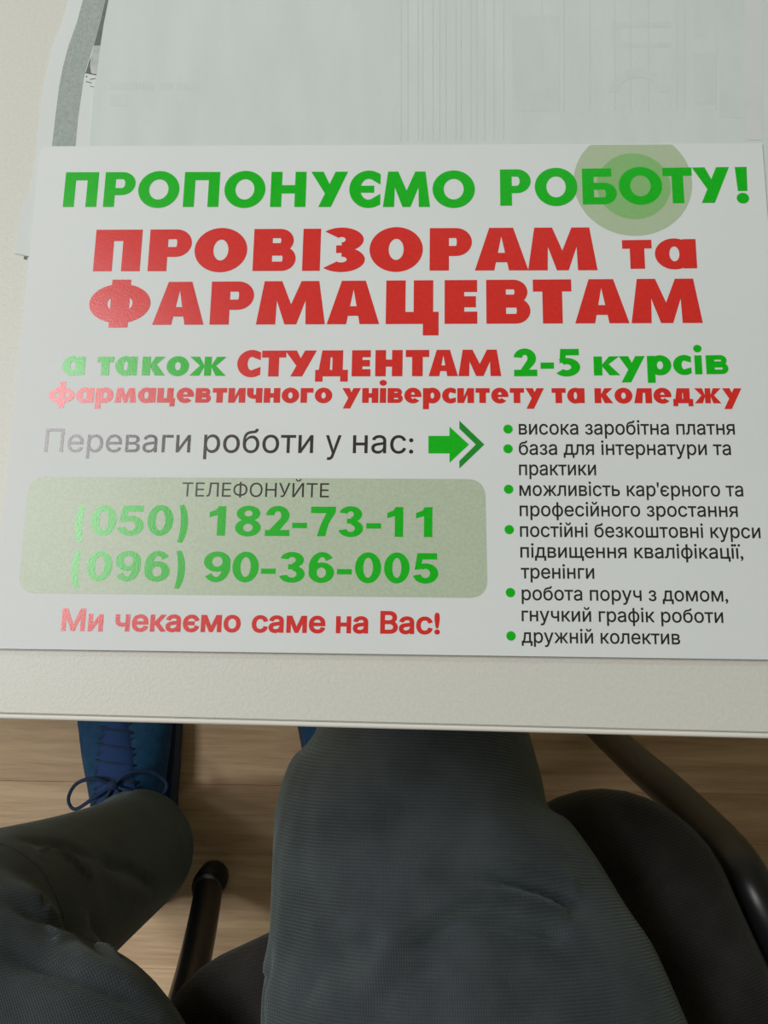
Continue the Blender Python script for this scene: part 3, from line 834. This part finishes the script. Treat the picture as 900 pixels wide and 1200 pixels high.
# right thigh, knee under the desk
limb(bm, [(0.163, 0.026, 0.520, 0.012, 0.020), (0.165, 0.014, 0.525, 0.040, 0.050), (0.165, -0.006, 0.530, 0.0510, 0.066), (0.1645, -0.028, 0.530, 0.0600, 0.072),
          (0.1625, -0.0495, 0.530, 0.0695, 0.075), (0.1595, -0.0684, 0.531, 0.0780, 0.077), (0.161, -0.0907, 0.534, 0.0825, 0.078),
          (0.172, -0.1295, 0.540, 0.0955, 0.078), (0.178, -0.1527, 0.545, 0.1030, 0.078), (0.186, -0.18, 0.549, 0.109, 0.080), (0.210, -0.26, 0.553, 0.114, 0.084),
          (0.238, -0.37, 0.560, 0.112, 0.090), (0.25, -0.46, 0.565, 0.10, 0.095), (0.255, -0.52, 0.565, 0.05, 0.05)])
# right shank
limb(bm, [(0.162, -0.02, 0.56, 0.035, 0.03), (0.162, -0.028, 0.53, 0.050, 0.050), (0.158, -0.034, 0.46, 0.052, 0.058), (0.148, -0.045, 0.34, 0.058, 0.064), (0.130, -0.052, 0.20, 0.056, 0.060),
          (0.112, -0.056, 0.12, 0.054, 0.060), (0.104, -0.058, 0.075, 0.054, 0.060)], up=Vector((0, 1, 0)))
# left thigh
limb(bm, [(-0.125, -0.118, 0.505, 0.02, 0.03), (-0.120, -0.134, 0.512, 0.056, 0.050), (-0.112, -0.158, 0.520, 0.070, 0.064), (-0.096, -0.190, 0.527, 0.080, 0.070), (-0.066, -0.232, 0.533, 0.107, 0.072),
          (-0.030, -0.30, 0.542, 0.114, 0.078), (0.03, -0.42, 0.555, 0.112, 0.088), (0.08, -0.51, 0.565, 0.10, 0.095), (0.10, -0.56, 0.565, 0.05, 0.05)])
# left shank down to the wide cuff
limb(bm, [(-0.116, -0.155, 0.57, 0.04, 0.03), (-0.116, -0.158, 0.53, 0.064, 0.058), (-0.116, -0.160, 0.45, 0.066, 0.062), (-0.118, -0.163, 0.34, 0.062, 0.062), (-0.120, -0.162, 0.22, 0.058, 0.060),
          (-0.124, -0.160, 0.12, 0.058, 0.060), (-0.128, -0.158, 0.070, 0.060, 0.062)], up=Vector((0, 1, 0)))
# fabric bunched behind the left knee
limb(bm, [(-0.085, -0.165, 0.44, 0.02, 0.02), (-0.072, -0.172, 0.46, 0.036, 0.036), (-0.060, -0.19, 0.50, 0.04, 0.04)])
# seat of the trousers and waist
limb(bm, [(0.16, -0.50, 0.475, 0.10, 0.07), (0.16, -0.505, 0.50, 0.17, 0.115), (0.165, -0.51, 0.56, 0.185, 0.135), (0.17, -0.525, 0.64, 0.175, 0.125), (0.175, -0.535, 0.70, 0.165, 0.115), (0.18, -0.54, 0.74, 0.16, 0.11)], up=Vector((0, 1, 0)))
raw = bpy.data.meshes.new('raw'); bmesh.ops.recalc_face_normals(bm, faces=bm.faces[:]); bm.to_mesh(raw); bm.free()
tmp = bpy.data.objects.new('raw', raw); COL.objects.link(tmp)
md = tmp.modifiers.new('r', 'REMESH'); md.mode = 'VOXEL'; md.voxel_size = 0.0032; md.use_smooth_shade = True
ms = tmp.modifiers.new('s', 'SMOOTH'); ms.iterations = 9; ms.factor = 0.5
dg = bpy.context.evaluated_depsgraph_get(); me = bpy.data.meshes.new_from_object(tmp.evaluated_get(dg)); me.name = 'trousers'
bpy.data.objects.remove(tmp)
# creases: grooves and soft ridges along lines lying on the cloth
co = np.empty(len(me.vertices) * 3); me.vertices.foreach_get('co', co); co = co.reshape(-1, 3)
no = np.empty(len(me.vertices) * 3); me.vertices.foreach_get('normal', no); no = no.reshape(-1, 3)
wco = co + np.array(person.location)


def crease(pts, depth, width, zr=(0.5, 0.66), ridge=0.5):
    C = np.array(pts, float)
    C = np.array([c for c in catmull([tuple(p) for p in C], 6)])
    d2 = np.full(len(wco), 1e9); tt = np.zeros(len(wco)); sd = np.zeros(len(wco))
    for i in range(len(C) - 1):
        a, b = C[i], C[i + 1]; ab = b - a; Lq = (ab ** 2).sum() + 1e-12
        t = np.clip(((wco - a) @ ab) / Lq, 0, 1); p = a + t[:, None] * ab; dd = ((wco - p) ** 2).sum(1)
        m = dd < d2; d2[m] = dd[m]; tt[m] = (i + t[m]) / (len(C) - 1)
        v = wco - p; s_ = ab[0] * v[:, 1] - ab[1] * v[:, 0]; sd[m] = s_[m]
    dist = np.sqrt(d2); fade = np.clip(np.minimum(tt, 1 - tt) * 4, 0, 1)
    side = np.where(sd > 0, 1.0, -1.0)
    disp = -depth * np.exp(-(dist / width) ** 2) + ridge * depth * np.exp(-((dist - 2.2 * width) / (1.6 * width)) ** 2) * (side > 0)
    return (disp * fade)


from mathutils.bvhtree import BVHTree
TREE = BVHTree.FromPolygons([Vector(v) for v in wco], [tuple(p.vertices) for p in me.polygons])


def W3(l, z):
    """points of the cloth surface that lie under the given lines"""
    out = []
    for x, y in l:
        d = (U(x, y, z) - CAM_LOC).normalized(); h = TREE.ray_cast(CAM_LOC, d)[0]
        out.append(tuple(h if h is not None else U(x, y, z)))
    return out



D = np.zeros(len(wco))
D += crease(W3([(535, 1028), (590, 1030), (630, 1040), (660, 1052), (682, 1064)], 0.605), 0.0085, 0.0042, ridge=0.6)
D += crease(W3([(440, 1135), (500, 1100), (560, 1076), (625, 1086), (655, 1093), (672, 1097)], 0.608), 0.0085, 0.0045, ridge=0.6)
D += crease(W3([(560, 990), (600, 1000), (640, 1018), (670, 1032)], 0.60), 0.0030, 0.005)
D += crease(W3([(320, 955), (314, 1000), (311, 1060), (307, 1110), (310, 1170), (308, 1210)], 0.575), 0.0070, 0.0045, ridge=0.4)
D += crease(W3([(345, 1190), (370, 1140), (420, 1110), (460, 1090)], 0.60), 0.0035, 0.006)
D += crease(W3([(420, 1200), (470, 1150), (520, 1125)], 0.61), 0.0038, 0.006)
D += crease(W3([(60, 1072), (95, 1086), (122, 1106)], 0.575), 0.0050, 0.008, ridge=0.0)
D += crease(W3([(0, 1052), (45, 1070), (90, 1098), (130, 1128)], 0.60), 0.0045, 0.006, ridge=0.8)
D += crease(W3([(0, 1110), (60, 1135), (130, 1160), (190, 1190)], 0.60), 0.0040, 0.006, ridge=0.6)
D += crease(W3([(20, 985), (70, 990), (110, 1005)], 0.48), 0.0040, 0.007, ridge=0.6)
D += crease(W3([(110, 1010), (150, 1020), (185, 1045)], 0.30), 0.0040, 0.006, ridge=0.6)
co += no * D[:, None]
# the cloth rests flat on the cushion
cr, sr = math.cos(CH), math.sin(CH); wx = co[:, 0] + person.location.x - F0.x; wy = co[:, 1] + person.location.y - F0.y
uu = wx * cr + wy * sr; vv = wx * sr - wy * cr
m = (np.abs(uu) < 0.205) & (vv > 0.0) & (vv < 0.49) & (co[:, 2] < 0.4668) & (co[:, 2] > 0.40)
co[m, 2] = 0.4668
me.vertices.foreach_set('co', co.ravel()); me.update()
# cloth coordinates: round the limb and along it
AX = [np.array(v, float) for v in (((0.160, -0.03, 0.53), (0.238, -0.42, 0.56)), ((-0.115, -0.15, 0.52), (0.05, -0.46, 0.56)),
                                   ((-0.118, -0.16, 0.50), (-0.126, -0.158, 0.07)), ((0.16, -0.034, 0.46), (0.104, -0.058, 0.075)))]
CU, DS = [], []
for li, (a_, b_) in enumerate(AX):
    ab = b_ - a_; ln = np.linalg.norm(ab); T_ = ab / ln; tr_ = (wco - a_) @ T_; tt = np.clip(tr_, 0 if li != 2 else -0.02, ln)
    v_ = wco - (a_ + tr_[:, None] * T_); up_ = np.array([0, 0, 1.0]) if abs(T_[2]) < 0.7 else np.array([0, 1.0, 0])
    s_ = np.cross(T_, up_); s_ /= np.linalg.norm(s_); q_ = np.cross(s_, T_)
    an = np.arctan2(v_ @ s_, v_ @ q_); CU.append(np.stack([an * 0.095, tr_, 0 * an], 1))
    DS.append(np.linalg.norm(wco - (a_ + tt[:, None] * T_), axis=1))
D4 = np.stack(DS, 1); D4[:, 3] += np.where(wco[:, 2] < 0.45, 0, 9)
pick = D4.argmin(1); cuv = np.stack(CU, 1)[np.arange(len(wco)), pick]
at_ = me.attributes.new('cloth', 'FLOAT_VECTOR', 'POINT'); at_.data.foreach_set('vector', cuv.ravel())
for p in me.polygons: p.use_smooth = True
trousers = link_mesh('trousers', me, M_trouser, person)


# shoes
def make_shoe(heel, toe):
    """heel and toe: floor points; one sneaker built along that line"""
    heel = Vector(heel); toe = Vector(toe); Ln = (toe - heel).length
    root = empty('shoe', pc(heel)); root.parent = person
    d = toe - heel; root.rotation_euler = (0, 0, math.atan2(-d.x, d.y))
    #   y, half width, height, x shift
    st = [(0.000, 0.010, 0.050, 0), (0.008, 0.026, 0.068, 0), (0.03, 0.036, 0.078, 0), (0.065, 0.039, 0.082, 0), (0.10, 0.041, 0.086, 0), (0.13, 0.045, 0.082, 0.001),
          (0.16, 0.050, 0.071, 0.002), (0.19, 0.053, 0.060, 0.003), (0.22, 0.053, 0.052, 0.003), (0.25, 0.047, 0.046, 0.002), (0.27, 0.036, 0.040, 0.0), (0.283, 0.020, 0.032, -0.002), (0.289, 0.006, 0.026, -0.003)]
    C = catmull(st, 3); bm = bmesh.new(); rings = []; n = 24
    for y, hw, h, xs in C:
        r = []
        for k in range(n):
            a = 2 * math.pi * k / n; c_, s_ = math.cos(a), math.sin(a)
            x = math.copysign(abs(c_) ** 0.75, c_) * hw; zz = 0.018 + (h - 0.018) * (0.5 + 0.5 * math.copysign(abs(s_) ** 0.8, s_))
            x *= 1 - 0.42 * max(0, (zz - 0.03) / 0.06) ** 1.3 * (1 if y < 0.2 else 0.7)
            r.append(bm.verts.new((x + xs, y, zz)))
        rings.append(r)
    for a, b in zip(rings, rings[1:]):
        for k in range(n): bm.faces.new((a[k], a[(k + 1) % n], b[(k + 1) % n], b[k]))
    bm.faces.new(rings[0]); bm.faces.new(rings[-1]); bmesh.ops.recalc_face_normals(bm, faces=bm.faces[:])
    obj('upper', bm, M_shoe, root, True)
    bm = bmesh.new(); rings = []
    for zz, ins in ((0.0, 0.003), (0.004, 0.0), (0.018, 0.0), (0.024, 0.003)):
        r = []
        for sgn, seq in ((1, C), (-1, C[::-1])):
            for y, hw, h, xs in seq: r.append(bm.verts.new((xs + sgn * (hw + 0.003 - ins), y + (0.003 - ins) * (1 if y > 0.14 else -1), zz)))
        rings.append(r)
    for a, b in zip(rings, rings[1:]):
        m = len(a)
        for k in range(m): bm.faces.new((a[k], a[(k + 1) % m], b[(k + 1) % m], b[k]))
    bm.faces.new(rings[0]); bm.faces.new(rings[-1]); bmesh.ops.recalc_face_normals(bm, faces=bm.faces[:])
    obj('sole', bm, M_sole, root)
    top = lambda y: float(np.interp(y, [s[0] for s in st], [s[2] for s in st]))
    bm = bmesh.new(); add_tube(bm, [(0, y, top(y) - 0.0045) for y in (0.098, 0.12, 0.14, 0.165, 0.19, 0.20)], [0.020, 0.022, 0.021, 0.019, 0.015, 0.006], 16, 0.0075)
    obj('tongue', bm, M_shoe2, root, True)
    bm = bmesh.new()
    for k in range(5):
        y = 0.118 + k * 0.017; wd = 0.024 - k * 0.0012
        for sg in (-1, 1):
            pts = []
            for j in range(7):
                t = j / 6; x = sg * wd * (1 - 2 * t); yy = y + 0.012 * (t - 0.5) * 1.0
                pts.append((x, yy, top(yy) + 0.0015 - 0.28 * abs(x) ** 1.0 * abs(x) / 0.024 + 0.001 * (1 - abs(2 * t - 1)) * sg))
            add_tube(bm, pts, 0.0019, 6)
    # bow
    zb = top(0.130) + 0.006
    for sg in (-1, 1):
        lp = catmull([(0, 0.130, zb), (sg * 0.018, 0.140, zb + 0.004), (sg * 0.040, 0.137, zb - 0.006), (sg * 0.052, 0.123, zb - 0.014), (sg * 0.044, 0.112, zb - 0.010), (sg * 0.020, 0.121, zb + 0.001), (0, 0.130, zb)], 5)
        add_tube(bm, lp, 0.0019, 6)
        lp = catmull([(0, 0.130, zb), (sg * 0.010, 0.116, zb + 0.002), (sg * 0.022 - 0.006, 0.106, zb - 0.001)], 5)
        add_tube(bm, lp, 0.0019, 6)
    add_tube(bm, [(-0.005, 0.130, zb), (0.005, 0.130, zb)], 0.005, 8)
    obj('laces', bm, M_lace, root, True)
    for sg in (-1, 1):
        bm = bmesh.new(); add_tube(bm, [(sg * 0.022 - 0.006, 0.106, zb - 0.001), (sg * 0.026 - 0.006, 0.097, zb - 0.003)], 0.0024, 8)
        obj('lace_tip', bm, M_aglet, root, True)
    return root


make_shoe((-0.131, -0.222, 0), (-0.178, 0.063, 0))
make_shoe((0.086, -0.108, 0), (0.036, 0.177, 0))
thing(person, 'sitting person seen from above, dark grey twill trousers and blue laced shoes, knees under desk', 'person')
